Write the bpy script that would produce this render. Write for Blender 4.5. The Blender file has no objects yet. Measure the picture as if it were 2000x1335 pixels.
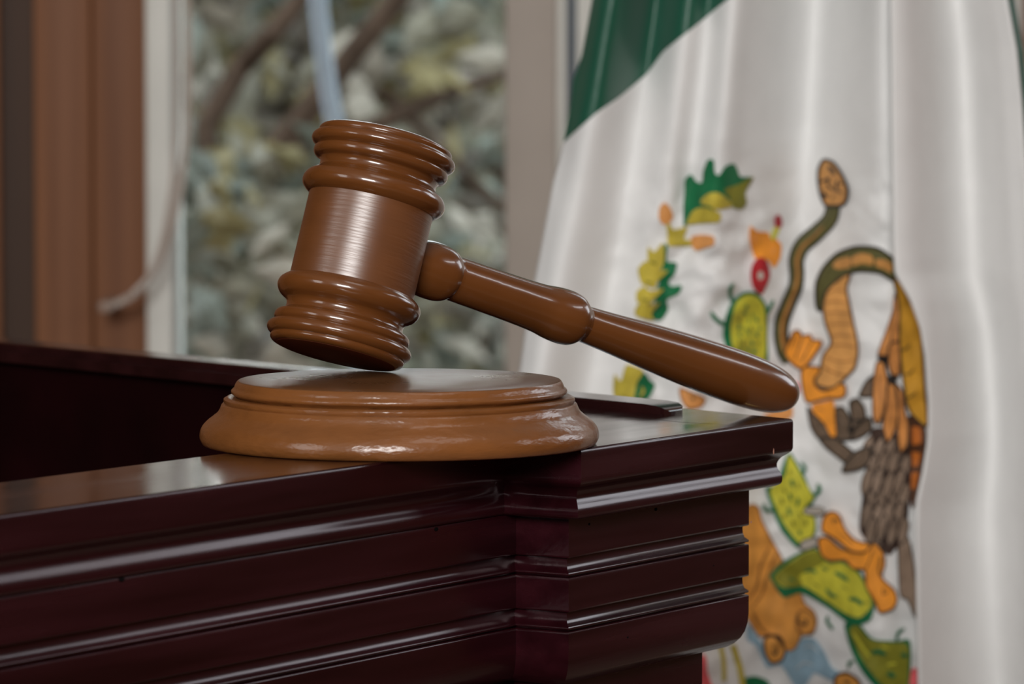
import bpy, bmesh, math, random
from mathutils import Vector, Matrix, noise
from mathutils.geometry import delaunay_2d_cdt

scene = bpy.context.scene
col = scene.collection

# ---------------------------------------------------------------- camera
F = 8500.0                      # focal length in pixels of the 2000 px wide frame
YH = 110.0                      # row of the horizon
PITCH = math.atan((667.5 - YH) / F)
H = 0.1163                      # lens height above the top of the bench cap (z = 0)
CP, SP = math.cos(PITCH), math.sin(PITCH)
cam_d = bpy.data.cameras.new('camera')
cam = bpy.data.objects.new('camera', cam_d)
col.objects.link(cam)
cam.location = (0, 0, H)
cam.rotation_euler = (math.pi / 2 - PITCH, 0, 0)
cam_d.sensor_width = 36.0
cam_d.lens = F / 2000 * 36
cam_d.clip_start = 0.05
cam_d.clip_end = 200
cam_d.dof.use_dof = True
cam_d.dof.focus_distance = 1.325
cam_d.dof.aperture_fstop = 23
scene.camera = cam

# ---------------------------------------------------------------- colour, world, lights
scene.view_settings.view_transform = 'Standard'
scene.view_settings.look = 'None'
scene.view_settings.exposure = 0.22
scene.view_settings.gamma = 1.0
scene.view_settings.use_curve_mapping = False
try:
    scene.cycles.use_denoising = True
    scene.cycles.max_bounces = 8
    scene.cycles.caustics_reflective = False
    scene.cycles.caustics_refractive = False
except Exception:
    pass
world = bpy.data.worlds.new('overcast_sky')
scene.world = world
world.use_nodes = True
bg = world.node_tree.nodes['Background']
bg.inputs[0].default_value = (0.86, 0.93, 1.0, 1)
bg.inputs[1].default_value = 3.2


def area(name, loc, target, sx, sy, power, colr):
    l = bpy.data.lights.new(name, 'AREA')
    l.shape = 'RECTANGLE'
    l.size, l.size_y = sx, sy
    l.energy = power
    l.color = colr
    o = bpy.data.objects.new(name, l)
    col.objects.link(o)
    o.location = loc
    o.rotation_euler = (Vector(target) - Vector(loc)).to_track_quat('-Z', 'Y').to_euler()
    return o


area('assumed_daylight_behind', (-0.55, -2.30, 1.15), (-0.35, 0, 0.9), 1.45, 0.95, 98, (1.0, 0.985, 0.96))  # area light for an assumed window behind the camera; the wall is solid
area('assumed_daylight_left', (-2.34, -0.1, 0.85), (0.0, 1.6, 0.2), 1.2, 1.1, 15, (1.0, 0.98, 0.95))  # area light added at left to shade the flag folds; assumed window, none built
area('assumed_daylight_right', (2.36, 2.52, 0.84), (0.6, 2.3, 0.8), 1.30, 0.80, 13, (0.88, 0.94, 1.0))  # area light, assumed right window for the bench bead highlights; no opening built
area('overhead_fill', (0.6, 0.6, 2.20), (0.6, 0.6, 0), 0.9, 0.9, 4, (1.0, 0.97, 0.93))  # unseen fill light added overhead

area('handle_highlight_light', (2.37, 1.35, 1.27), (0.4, 1.35, 0.6), 0.9, 0.16, 3, (0.95, 0.97, 1.0))  # light strip added on the right for the highlight along the gavel handle

# ---------------------------------------------------------------- helpers


def lin(c):
    return tuple((v / 255 / 12.92) if v / 255 <= 0.04045 else ((v / 255 + 0.055) / 1.055) ** 2.4 for v in c)


def ray(u, v):
    x = (u - 1000) / F
    z = -(v - 667.5) / F
    return Vector((x, CP + z * SP, -SP + z * CP))


CAM = Vector((0, 0, H))


def at(u, v, Y):
    d = ray(u, v)
    return CAM + d * (Y / d.y)


def finish(name, bm, mat, parent=None, smooth=True, angle=0.6, mats=None):
    bmesh.ops.recalc_face_normals(bm, faces=bm.faces)
    for f in bm.faces:
        f.smooth = smooth
    if smooth:
        for e in bm.edges:
            if len(e.link_faces) == 2 and e.calc_face_angle(0) > angle:
                e.smooth = False
    me = bpy.data.meshes.new(name)
    bm.to_mesh(me)
    bm.free()
    for m in (mats or [mat]):
        me.materials.append(m)
    o = bpy.data.objects.new(name, me)
    col.objects.link(o)
    if parent is not None:
        o.parent = parent
    return o


def empty(name, loc=(0, 0, 0), rotz=0.0):
    o = bpy.data.objects.new(name, None)
    col.objects.link(o)
    o.location = loc
    o.rotation_euler = (0, 0, rotz)
    o.empty_display_size = 0.02
    return o


def tag(o, label, cat, group=None):
    o['label'] = label
    o['category'] = cat
    if group:
        o['group'] = group
    return o


def struct(o):
    o['kind'] = 'structure'
    return o


def box(bm, x0, x1, y0, y1, z0, z1, bevel=0.0):
    vs = [bm.verts.new((x, y, z)) for z in (z0, z1) for y in (y0, y1) for x in (x0, x1)]
    fs = []
    for q in ((0, 2, 3, 1), (4, 5, 7, 6), (0, 1, 5, 4), (2, 6, 7, 3), (0, 4, 6, 2), (1, 3, 7, 5)):
        fs.append(bm.faces.new([vs[i] for i in q]))
    if bevel:
        es = list({e for f in fs for e in f.edges})
        bmesh.ops.bevel(bm, geom=es, offset=bevel, segments=2, affect='EDGES', profile=0.5)


def box_obj(name, x0, x1, y0, y1, z0, z1, mat, parent=None, bevel=0.0):
    bm = bmesh.new()
    box(bm, x0, x1, y0, y1, z0, z1, bevel)
    return finish(name, bm, mat, parent)


def lathe(bm, prof, n=96, M=None, wob=None):
    """prof: list of (r, t) revolved about local Z; r == 0 closes the end."""
    rings = []
    for r, t in prof:
        if r < 1e-6:
            rings.append([bm.verts.new((0, 0, t))])
        else:
            ring = []
            for i in range(n):
                a = 2 * math.pi * i / n
                rr, tt = (r, t) if wob is None else wob(r, t, a)
                ring.append(bm.verts.new((rr * math.cos(a), rr * math.sin(a), tt)))
            rings.append(ring)
    for A, B in zip(rings, rings[1:]):
        for i in range(n):
            j = (i + 1) % n
            if len(A) == 1 and len(B) == 1:
                continue
            if len(A) == 1:
                bm.faces.new((A[0], B[i], B[j]))
            elif len(B) == 1:
                bm.faces.new((A[i], B[0], A[j]))
            else:
                bm.faces.new((A[i], B[i], B[j], A[j]))
    if M is not None:
        bmesh.ops.transform(bm, matrix=M, verts=bm.verts)


def spline(pts, closed=False, step=4.0, tension=0.5):
    n = len(pts)
    P = [Vector(p) for p in pts]
    out = []
    for i in range(n if closed else n - 1):
        p0 = P[(i - 1) % n] if closed or i > 0 else P[i]
        p1, p2 = P[i], P[(i + 1) % n]
        p3 = P[(i + 2) % n] if closed or i + 2 < n else p2
        k = max(1, int((p2 - p1).length / step))
        for j in range(k):
            t = j / k
            m1, m2 = (p2 - p0) * tension, (p3 - p1) * tension
            out.append(p1 * (2 * t**3 - 3 * t * t + 1) + m1 * (t**3 - 2 * t * t + t)
                       + p2 * (-2 * t**3 + 3 * t * t) + m2 * (t**3 - t * t))
    if not closed:
        out.append(P[-1])
    return out


def tube(bm, pts, radii, n=8):
    pts = [Vector(p) for p in pts]
    rings = []
    for i, p in enumerate(pts):
        d = (pts[min(i + 1, len(pts) - 1)] - pts[max(i - 1, 0)]).normalized()
        a = d.cross(Vector((0.31, 0.87, 0.12))).normalized()
        b = d.cross(a)
        r = radii[i] if hasattr(radii, '__len__') else radii
        rings.append([bm.verts.new(p + (a * math.cos(2 * math.pi * k / n) + b * math.sin(2 * math.pi * k / n)) * r)
                      for k in range(n)])
    for A, B in zip(rings, rings[1:]):
        for k in range(n):
            bm.faces.new((A[k], A[(k + 1) % n], B[(k + 1) % n], B[k]))
    bm.faces.new(rings[0][::-1])
    bm.faces.new(rings[-1])


def interp(tab, x):
    if x <= tab[0][0]:
        return tab[0][1]
    for (a, va), (b, vb) in zip(tab, tab[1:]):
        if x <= b:
            t = (x - a) / (b - a)
            return va + (vb - va) * t
    return tab[-1][1]


# ---------------------------------------------------------------- materials


def mat(name, base, rough=0.5, spec=0.5, coat=0.0, coat_rough=0.1, var=0.12, vscale=30.0, stretch=(1, 1, 1),
        bump=0.0, bscale=200.0, bstretch=None, metallic=0.0, dark=None, sheen=0.0, bdist=0.001, detail=4.0,
        rough_var=0.0, tint=(1, 1, 1)):
    m = bpy.data.materials.new(name)
    m.use_nodes = True
    nt = m.node_tree
    N, L = nt.nodes, nt.links
    p = N['Principled BSDF']
    p.inputs['Roughness'].default_value = rough
    p.inputs['Specular IOR Level'].default_value = spec
    p.inputs['Metallic'].default_value = metallic
    p.inputs['Specular Tint'].default_value = (*tint, 1)
    p.inputs['Coat Weight'].default_value = coat
    p.inputs['Coat Roughness'].default_value = coat_rough
    p.inputs['Sheen Weight'].default_value = sheen
    tc = N.new('ShaderNodeTexCoord')
    mp = N.new('ShaderNodeMapping')
    mp.inputs['Scale'].default_value = stretch
    L.new(tc.outputs['Object'], mp.inputs['Vector'])
    nz = N.new('ShaderNodeTexNoise')
    nz.inputs['Scale'].default_value = vscale
    nz.inputs['Detail'].default_value = detail
    L.new(mp.outputs[0], nz.inputs['Vector'])
    rp = N.new('ShaderNodeValToRGB')
    d = dark or tuple(c * (1 - var) for c in base)
    hi = tuple(min(1, c * (1 + var)) for c in base) if dark is None else base
    rp.color_ramp.elements[0].position = 0.32
    rp.color_ramp.elements[1].position = 0.68
    rp.color_ramp.elements[0].color = (*d, 1)
    rp.color_ramp.elements[1].color = (*hi, 1)
    L.new(nz.outputs['Fac'], rp.inputs[0])
    L.new(rp.outputs[0], p.inputs['Base Color'])
    if rough_var:
        mr = N.new('ShaderNodeMapRange')
        mr.inputs['From Min'].default_value = 0.3
        mr.inputs['From Max'].default_value = 0.7
        mr.inputs['To Min'].default_value = rough - rough_var
        mr.inputs['To Max'].default_value = rough + rough_var
        L.new(nz.outputs['Fac'], mr.inputs['Value'])
        L.new(mr.outputs[0], p.inputs['Roughness'])
    if bump:
        mp2 = N.new('ShaderNodeMapping')
        mp2.inputs['Scale'].default_value = bstretch or stretch
        L.new(tc.outputs['Object'], mp2.inputs['Vector'])
        n2 = N.new('ShaderNodeTexNoise')
        n2.inputs['Scale'].default_value = bscale
        n2.inputs['Detail'].default_value = 3
        L.new(mp2.outputs[0], n2.inputs['Vector'])
        b = N.new('ShaderNodeBump')
        b.inputs['Strength'].default_value = bump
        b.inputs['Distance'].default_value = bdist
        L.new(n2.outputs['Fac'], b.inputs['Height'])
        L.new(b.outputs[0], p.inputs['Normal'])
        if coat:
            L.new(b.outputs[0], p.inputs['Coat Normal'])
    return m


def thread(name, rgb, var=0.16):
    """embroidery thread: matte, with a fine ribbed relief"""
    return mat(name, lin(rgb), rough=0.62, spec=0.25, var=var, vscale=170, stretch=(1, 1, 0.5), bump=0.5,
               bscale=1100, bstretch=(0.25, 1, 1), bdist=0.0008, sheen=0.1)


M = {}
MAHOG = (0.0215, 0.0030, 0.0052)
M['bench'] = mat('dark_mahogany_varnish', MAHOG, rough=0.25, spec=0.42, var=0.45, vscale=60, stretch=(0.12, 1, 1.6),
                 bump=0.12, bscale=520, bstretch=(0.04, 1, 1), bdist=0.0006, rough_var=0.05, tint=(1.0, 0.86, 0.88))
M['bench_top'] = mat('polished_mahogany_top', (0.018, 0.0045, 0.005), rough=0.11, spec=0.75, var=0.4, vscale=50,
                     stretch=(0.15, 1, 1), bump=0.03, bscale=260, bstretch=(0.06, 1, 1), bdist=0.0006, rough_var=0.05)
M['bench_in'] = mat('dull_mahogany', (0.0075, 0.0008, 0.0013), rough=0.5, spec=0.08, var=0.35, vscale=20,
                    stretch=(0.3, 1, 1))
M['hole'] = mat('nail_hole_black', (0.003, 0.002, 0.002), rough=0.9, spec=0.1)
M['chip'] = mat('bare_chipped_wood', lin((190, 140, 120)), rough=0.8, spec=0.2)
BRN = (0.138, 0.045, 0.0105)
M['gavel'] = mat('brown_lacquer', BRN, rough=0.24, spec=0.5, coat=0.6, coat_rough=0.06, var=0.07, vscale=40,
                 bump=0.07, bscale=160, bstretch=(1, 1, 1), bdist=0.0008)
M['barrel'] = mat('brown_lacquer_barrel', BRN, rough=0.36, spec=0.95, coat=0.6, coat_rough=0.32, var=0.08,
                  vscale=60, stretch=(1, 1, 3), bump=0.14, bscale=260, bstretch=(0.25, 0.25, 4), bdist=0.0006)
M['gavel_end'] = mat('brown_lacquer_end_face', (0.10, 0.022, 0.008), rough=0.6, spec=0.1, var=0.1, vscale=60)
M['block'] = mat('brown_lacquer_block', (0.195, 0.070, 0.0185), rough=0.28, spec=0.5, coat=0.25, coat_rough=0.15,
                 var=0.12, vscale=50, stretch=(1, 1, 2), bump=0.45, bscale=150, bstretch=(1, 1, 3), bdist=0.0009)
M['block_top'] = mat('brown_lacquer_block_top', (0.125, 0.054, 0.021), rough=0.30, spec=0.20, coat=0.0,
                     coat_rough=0.12, var=0.12, vscale=40, bump=0.10, bscale=190, bdist=0.0008, rough_var=0.05)
M['white'] = mat('white_satin', (0.77, 0.77, 0.765), rough=0.48, spec=0.35, var=0.02, vscale=60, bump=0.25,
                 bscale=900, bstretch=(1, 1, 0.15), bdist=0.0005, sheen=0.15)
M['green_satin'] = mat('green_satin', lin((22, 84, 64)), rough=0.34, spec=0.5, var=0.05, vscale=60, bump=0.15,
                       bscale=900, bstretch=(1, 1, 0.15), bdist=0.0005, sheen=0.2)
M['red_satin'] = mat('red_satin', lin((190, 40, 45)), rough=0.4, spec=0.5, var=0.05, vscale=60)
T = {k: thread('thread_' + k, c) for k, c in dict(
    green=(14, 104, 62), olive=(186, 168, 60), cactus=(196, 190, 58), cactus_dark=(128, 126, 34),
    orange=(236, 150, 48), tan=(216, 150, 86), brown=(56, 36, 26), red=(168, 34, 42), snake=(88, 85, 46),
    snake_tan=(196, 140, 76), belly=(216, 156, 88), feather=(144, 122, 104), feather_dark=(104, 86, 70),
    rust=(204, 136, 72), gold=(190, 138, 40), umber=(70, 40, 18), amber=(170, 92, 26), blue=(142, 172, 190),
    pink=(232, 98, 104), shell=(220, 152, 70), dark=(28, 21, 16), white=(222, 220, 214), gold_dark=(110, 84, 26),
    shell_dark=(160, 108, 48), grey=(176, 168, 158)).items()}
M['wood'] = mat('wall_wood', lin((138, 92, 62)), rough=0.5, spec=0.3, dark=lin((114, 72, 46)), vscale=14,
                stretch=(5, 5, 0.15), bump=0.1, bscale=60, bstretch=(3, 3, 0.1))
M['wood_dark'] = mat('wall_wood_dark', lin((62, 38, 20)), rough=0.55, spec=0.3, var=0.15, vscale=9,
                     stretch=(5, 5, 0.25))
M['frame'] = mat('white_window_paint', lin((226, 226, 219)), rough=0.5, spec=0.35, var=0.03)
M['mullion'] = mat('beige_window_metal', lin((178, 168, 158)), rough=0.55, spec=0.3, var=0.03)
M['gasket'] = mat('blue_grey_gasket', lin((104, 112, 122)), rough=0.6, spec=0.3, var=0.05)
M['plaster'] = mat('cream_plaster', lin((206, 200, 190)), rough=0.9, spec=0.1, var=0.03)
M['ceil'] = mat('ceiling_paint', (0.45, 0.42, 0.39), rough=0.9, spec=0.1, var=0.02)
M['floor'] = mat('brown_floor_tile', lin((128, 104, 88)), rough=0.4, spec=0.4, var=0.1, vscale=4)
M['bead'] = mat('white_bead_plastic', lin((190, 178, 168)), rough=0.4, spec=0.4, var=0.03)
M['bead_clip'] = mat('bead_clip_plastic', lin((150, 128, 114)), rough=0.5, spec=0.4, var=0.03)
M['cord'] = mat('pale_blue_cord', lin((160, 174, 188)), rough=0.6, spec=0.3, var=0.05)
M['brass'] = mat('brass', (0.75, 0.52, 0.2), rough=0.3, metallic=1.0)
M['bark'] = mat('bark', lin((70, 56, 46)), rough=0.9, spec=0.1, var=0.3, vscale=25, bump=0.6, bscale=60, bdist=0.01)
M['leaf1'] = mat('leaf_grey_green', lin((118, 114, 98)), rough=0.5, spec=0.4, var=0.2, vscale=14)
M['leaf2'] = mat('leaf_olive', lin((122, 112, 74)), rough=0.5, spec=0.4, var=0.2, vscale=14)
M['leaf3'] = mat('leaf_dark', lin((80, 72, 60)), rough=0.5, spec=0.4, var=0.2, vscale=14)
M['leaf4'] = mat('leaf_pale_underside', lin((156, 149, 136)), rough=0.6, spec=0.3, var=0.12, vscale=14)
M['leaf5'] = mat('leaf_teal_grey', lin((110, 116, 106)), rough=0.5, spec=0.4, var=0.2, vscale=14)
M['bank'] = mat('mossy_bank', lin((98, 96, 84)), rough=0.95, spec=0.1, dark=lin((62, 62, 50)), vscale=5.0,
                bump=0.4, bscale=20, bdist=0.05, detail=6)
M['soil'] = mat('garden_soil', lin((86, 78, 64)), rough=0.95, spec=0.1, var=0.3, vscale=6)

glass = bpy.data.materials.new('window_glass')
glass.use_nodes = True
_n, _l = glass.node_tree.nodes, glass.node_tree.links
_n.remove(_n['Principled BSDF'])
_tr = _n.new('ShaderNodeBsdfTransparent')
_tr.inputs[0].default_value = (0.93, 0.95, 0.94, 1)
_gl = _n.new('ShaderNodeBsdfGlossy')
_gl.inputs['Roughness'].default_value = 0.02
_fr = _n.new('ShaderNodeFresnel')
_fr.inputs[0].default_value = 1.45
_mx = _n.new('ShaderNodeMixShader')
_l.new(_fr.outputs[0], _mx.inputs[0])
_l.new(_tr.outputs[0], _mx.inputs[1])
_l.new(_gl.outputs[0], _mx.inputs[2])
_l.new(_mx.outputs[0], _n['Material Output'].inputs[0])

# ---------------------------------------------------------------- room shell
FZ, CZ = -1.05, 2.25
WY = 3.22                                                         # room face of the window wall
struct(box_obj('floor', -2.4, 2.4, -2.5, WY + 0.12, FZ - 0.1, FZ, M['floor']))
struct(box_obj('ceiling', -2.4, 2.4, -2.5, WY + 0.12, CZ, CZ + 0.1, M['ceil']))
struct(box_obj('wall_left', -2.5, -2.4, -2.5, WY + 0.12, FZ, CZ, M['wood_dark']))
struct(box_obj('wall_right', 2.4, 2.5, -2.5, WY + 0.12, FZ, CZ, M['wood']))
struct(box_obj('wall_front', -2.4, 2.4, -2.6, -2.5, FZ, CZ, M['wood_dark']))


def wx(px):
    return (px - 1000) / F * WY


# window wall: timber boards left and right of the opening, plaster over and under it
XL, XR = wx(287), wx(1992)
wb = struct(empty('wall_back', (0, WY, FZ)))
z0, z1 = 0, CZ - FZ
edges = [-2.4, -1.9, -1.4, -0.95, wx(-420), wx(11)]
for a, b in zip(edges, edges[1:]):
    box_obj('timber_board', a, b - 0.004, 0, 0.12, z0, z1, M['wood'], wb, 0.002)
box_obj('timber_groove', wx(11) - 0.004, wx(66), 0.012, 0.12, z0, z1, M['wood_dark'], wb)  # shade of the recess put into a darker wood colour
box_obj('timber_board', wx(66), wx(180), 0, 0.12, z0, z1, M['wood'], wb, 0.003)
box_obj('timber_board', wx(181), XL, 0.0, 0.12, z0, z1, M['wood'], wb, 0.003)
X2L, X2R = 0.85, 2.32
for a, b in ((XR, 0.46), (0.464, X2L), (X2R, 2.4)):
    box_obj('timber_board', a, b, 0, 0.12, z0, z1, M['wood'], wb, 0.003)
box_obj('plaster_panel', XL, XR, 0, 0.12, 0, 0.55, M['plaster'], wb)
box_obj('plaster_panel', XL, XR, 0, 0.12, 2.35, z1, M['plaster'], wb)

for xa, xb in ((X2L, X2R),):
    box_obj('plaster_panel', xa, xb, 0, 0.12, 0, 1.85, M['plaster'], wb)
    box_obj('plaster_panel', xa, xb, 0, 0.12, 3.22, z1, M['plaster'], wb)
win = struct(empty('window_1', (0, WY, 0)))
wz0, wz1 = FZ + 0.55, FZ + 2.35
box_obj('jamb', XL, wx(338), -0.012, 0.10, wz0, wz1, M['frame'], win, 0.003)
box_obj('mullion', wx(986), wx(1087), -0.010, 0.10, wz0, wz1, M['mullion'], win, 0.003)
box_obj('edge_highlight_strip', wx(1087), wx(1105), 0.0, 0.09, wz0, wz1, M['frame'], win, 0.001)  # white strip painted in for the highlight on the mullion's edge
box_obj('gasket', wx(1105), wx(1126), 0.02, 0.09, wz0, wz1, M['gasket'], win)
box_obj('sash_stile', wx(1126), wx(1210), 0.005, 0.08, wz0, wz1, M['frame'], win, 0.002)
box_obj('jamb', XR - 0.03, XR, -0.012, 0.10, wz0, wz1, M['frame'], win, 0.003)
box_obj('window_sill', XL, XR, -0.05, 0.12, wz0 - 0.001, wz0 + 0.03, M['frame'], win, 0.004)
box_obj('window_head', XL, XR, -0.012, 0.10, wz1 - 0.04, wz1, M['frame'], win, 0.003)
box_obj('window_pane', wx(334), wx(990), 0.045, 0.049, wz0 + 0.02, wz1 - 0.02, glass, win)
box_obj('window_pane', wx(1205), XR - 0.02, 0.045, 0.049, wz0 + 0.02, wz1 - 0.02, glass, win)

win2 = struct(empty('assumed_window_2', (0, WY, 0)))  # assumed, unseen window added so sky reflects on the bench and gavel
w2t = FZ + 3.22
w2b = FZ + 1.85
box_obj('jamb', X2L, X2L + 0.03, -0.012, 0.10, w2b, w2t, M['frame'], win2, 0.003)
box_obj('jamb', X2R - 0.03, X2R, -0.012, 0.10, w2b, w2t, M['frame'], win2, 0.003)
box_obj('mullion', 1.56, 1.59, -0.010, 0.10, w2b, w2t, M['mullion'], win2, 0.003)
box_obj('window_sill', X2L, X2R, -0.05, 0.12, w2b - 0.001, w2b + 0.03, M['frame'], win2, 0.004)
box_obj('window_head', X2L, X2R, -0.012, 0.10, w2t - 0.04, w2t, M['frame'], win2, 0.003)
box_obj('window_pane', X2L + 0.02, 1.565, 0.045, 0.049, w2b + 0.02, w2t - 0.02, glass, win2)
box_obj('window_pane', 1.585, X2R - 0.02, 0.045, 0.049, w2b + 0.02, w2t - 0.02, glass, win2)

# ---------------------------------------------------------------- outdoors
GZ = -1.25
struct(box_obj('ground', -14, 14, WY + 0.14, 30, GZ - 0.2, GZ, M['soil']))
bm = bmesh.new()
nx, ny = 60, 40
grid = {}
for j in range(ny + 1):
    for i in range(nx + 1):
        x = -9 + 18 * i / nx
        t = j / ny
        y = 9.6 + 2.2 * t + 0.25 * noise.noise(Vector((x * 0.9, t * 4, 0)))
        z = GZ - 0.1 + 3.4 * t + 0.18 * noise.noise(Vector((x * 1.7, t * 7, 3)))
        grid[i, j] = bm.verts.new((x, y, z))
for j in range(ny):
    for i in range(nx):
        bm.faces.new((grid[i, j], grid[i + 1, j], grid[i + 1, j + 1], grid[i, j + 1]))
hill = finish('hill', bm, M['bank'])
struct(hill)


def leaf_cloud(bm, spots, n, length, width, weights, rnd, spread):
    tone = [rnd.choices(range(len(weights)), weights)[0] for _ in spots]
    ylim = (min(s.y for s in spots) - 0.05, max(s.y for s in spots) + 0.05)
    for _ in range(n):
        si = rnd.randrange(len(spots))
        c = Vector(spots[si]) + Vector((rnd.gauss(0, spread[0]), rnd.gauss(0, spread[1]), rnd.gauss(0, spread[2])))
        c.y = min(max(c.y, ylim[0]), ylim[1])
        d = Vector((rnd.uniform(-1, 1), rnd.uniform(-0.5, 0.5), rnd.uniform(-1, 0.6))).normalized()
        s = d.cross(Vector((rnd.uniform(-0.4, 0.4), 1, rnd.uniform(-0.4, 0.4)))).normalized()
        nn = d.cross(s)
        ln, wd = length * rnd.uniform(0.7, 1.3), width * rnd.uniform(0.7, 1.3)
        a = bm.verts.new(c)
        b1 = bm.verts.new(c + d * ln * 0.45 + s * wd * 0.5)
        b2 = bm.verts.new(c + d * ln * 0.45 - s * wd * 0.5)
        m = bm.verts.new(c + d * ln * 0.5 + nn * wd * 0.18)
        e = bm.verts.new(c + d * ln)
        k = tone[si] if rnd.random() < 0.72 else rnd.choices(range(len(weights)), weights)[0]
        for f in ((a, b1, m), (a, m, b2), (m, b1, e), (m, e, b2)):
            bm.faces.new(f).material_index = k


LEAVES = [M['leaf1'], M['leaf2'], M['leaf3'], M['leaf4'], M['leaf5']]


def tree(name, label, base, branches, spots, n, length, width, weights, seed, spread):
    rnd = random.Random(seed)
    t = empty(name, base)
    tag(t, label, 'tree' if 'tree' in name else 'shrub')
    bx = Vector(base)
    for k, (pts, r0, r1) in enumerate(branches):
        b = bmesh.new()
        pp = spline([Vector(p) - bx for p in pts], step=0.06)
        tube(b, pp, [r0 + (r1 - r0) * i / (len(pp) - 1) for i in range(len(pp))], 9)
        finish('trunk' if k == 0 else 'branch', b, M['bark'], t)
    b = bmesh.new()
    leaf_cloud(b, [Vector(s) for s in spots], n, length, width, weights, rnd, spread)
    bmesh.ops.transform(b, matrix=Matrix.Translation(-bx), verts=b.verts)
    f = finish('foliage', b, None, t, smooth=False, mats=LEAVES)
    f['kind'] = 'stuff'
    return t


rnd = random.Random(5)
br = [
    ([(-0.95, 6.3, GZ), (-0.86, 6.3, -0.6), (-0.60, 6.3, -0.28), at(430, 430, 5.85), at(560, 270, 5.8), at(700, 90, 5.8), at(820, -60, 5.8), at(980, -330, 5.8)], 0.045, 0.012),
    ([at(430, 430, 5.85), at(400, 250, 5.85), at(470, 130, 5.9), at(600, -20, 5.9), at(700, -300, 6.5)], 0.018, 0.008),
    ([at(560, 270, 5.8), at(720, 250, 5.85), at(860, 190, 5.9), at(1060, 120, 6.4)], 0.013, 0.006),
    ([at(430, 430, 5.85), at(300, 330, 6.5), at(150, 120, 6.6)], 0.018, 0.007),
    ([at(640, 150, 6.15), at(760, 190, 6.0), at(900, 330, 5.95), at(1000, 420, 5.9)], 0.012, 0.005),
]
spots = [at(rnd.uniform(250, 1150), rnd.uniform(-1500, 330), rnd.uniform(6.0, 6.8)) for _ in range(190)]
tree('garden_tree', 'pale leaved tree with brown slanting branches outside the upper window pane', (-0.95, 6.3, GZ),
     br, spots, 2700, 0.085, 0.040, (3, 2.0, 1.6, 2.4, 1.4), 11, (0.05, 0.08, 0.035))
br2 = [([(0.25, 7.7, GZ), (0.20, 7.7, -0.8), (0.08, 7.7, -0.5), at(950, 520, 7.7), at(900, 330, 7.7)], 0.03, 0.006),
       ([(0.20, 7.7, -0.8), (0.0, 7.7, -0.55), at(760, 640, 7.8), at(640, 420, 7.8)], 0.02, 0.005),
       ([(0.08, 7.7, -0.5), at(1060, 420, 7.7), at(1100, 200, 7.7)], 0.018, 0.005)]
spots2 = [at(rnd.uniform(620, 1150), rnd.uniform(330, 1000), rnd.uniform(7.3, 8.2)) for _ in range(50)]
tree('olive_shrub', 'dark olive shrub outside the window behind the gavel handle', (0.25, 7.7, GZ), br2, spots2, 1300,
     0.08, 0.036, (2.4, 2.4, 3.2, 0.5, 1.6), 21, (0.06, 0.1, 0.05))
br3 = [([(-0.42, 5.0, GZ), (-0.40, 5.0, -0.8), (-0.36, 5.0, -0.5), at(450, 640, 5.0), at(430, 470, 5.0)], 0.025, 0.006),
       ([(-0.40, 5.0, -0.8), (-0.3, 5.05, -0.5), at(560, 620, 5.0), at(600, 450, 5.0)], 0.018, 0.005)]
spots3 = [at(rnd.uniform(250, 640), rnd.uniform(400, 1000), rnd.uniform(4.6, 5.3)) for _ in range(40)]
tree('grey_shrub', 'grey green shrub outside the window low behind the bench rail', (-0.42, 5.0, GZ), br3, spots3, 1200,
     0.060, 0.034, (3.4, 1.2, 0.9, 0.5, 4.0), 31, (0.045, 0.08, 0.035))

bm = bmesh.new()
Yc = 4.1
cp = [at(560, -900, Yc), at(588, -500, Yc), at(612, -90, Yc), at(621, 0, Yc), at(632, 108, Yc), at(643, 189, Yc), at(651, 226, Yc), at(675, 380, Yc), at(700, 620, Yc), at(705, 1000, Yc), at(705, 2600, Yc)]
cp.append(Vector((cp[-1].x, Yc, GZ)))
tube(bm, spline(cp, step=0.03), 0.0085, 10)
tag(finish('hanging_cord', bm, M['cord']), 'pale blue cord hanging at a slant outside the window above the gavel', 'cord')

# ---------------------------------------------------------------- blind chain on the window
YB = WY - 0.055
pp = [at(u, v, YB) for u, v in ((352, -900), (358, -300), (364, -60), (367, 60), (367, 180), (362, 290), (350, 380),
                                (333, 455), (313, 510), (290, 546), (262, 574), (230, 592), (205, 599))]
sp = spline(pp, step=0.002)
bc = empty('blind_chain', pp[-1])
tag(bc, 'white beaded blind chain hanging by the left window jamb and ending on the timber', 'chain')
bm = bmesh.new()
tube(bm, [p - pp[-1] for p in sp], 0.0012, 6)
sp2 = spline([at(u, v, YB - 0.006) for u, v in ((338, -900), (343, -300), (346, 0), (347, 150), (345, 260), (338, 350), (326, 430), (311, 492), (296, 530), (280, 553), (262, 570))], step=0.002)
tube(bm, [p - pp[-1] for p in sp2], 0.0022, 6)
finish('chain_cord', bm, M['bead'], bc)
bm = bmesh.new()
acc, last = 0.0, sp[0]
for p in sp:
    acc += (p - last).length
    last = p
    if acc > 0.0036 and p.z < 0.35:
        acc = 0
        bmesh.ops.create_icosphere(bm, subdivisions=1, radius=0.0035, matrix=Matrix.Translation(p - pp[-1]))
o = finish('chain_beads', bm, M['bead'], bc)
o['kind'] = 'stuff'
bm = bmesh.new()
box(bm, -0.0045, 0.0045, -0.004, WY - YB + 0.0, -0.004, 0.004, 0.0015)
finish('wall_clip', bm, M['bead_clip'], bc)

# ---------------------------------------------------------------- bench
XD = Vector((0.53894, 0.84234, 0))
ANG = math.atan2(XD.y, XD.x)
bench = empty('judges_bench', (0, 0, 0), ANG)
tag(bench, 'dark mahogany court bench with stepped mouldings under the sound block', 'bench')
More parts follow.
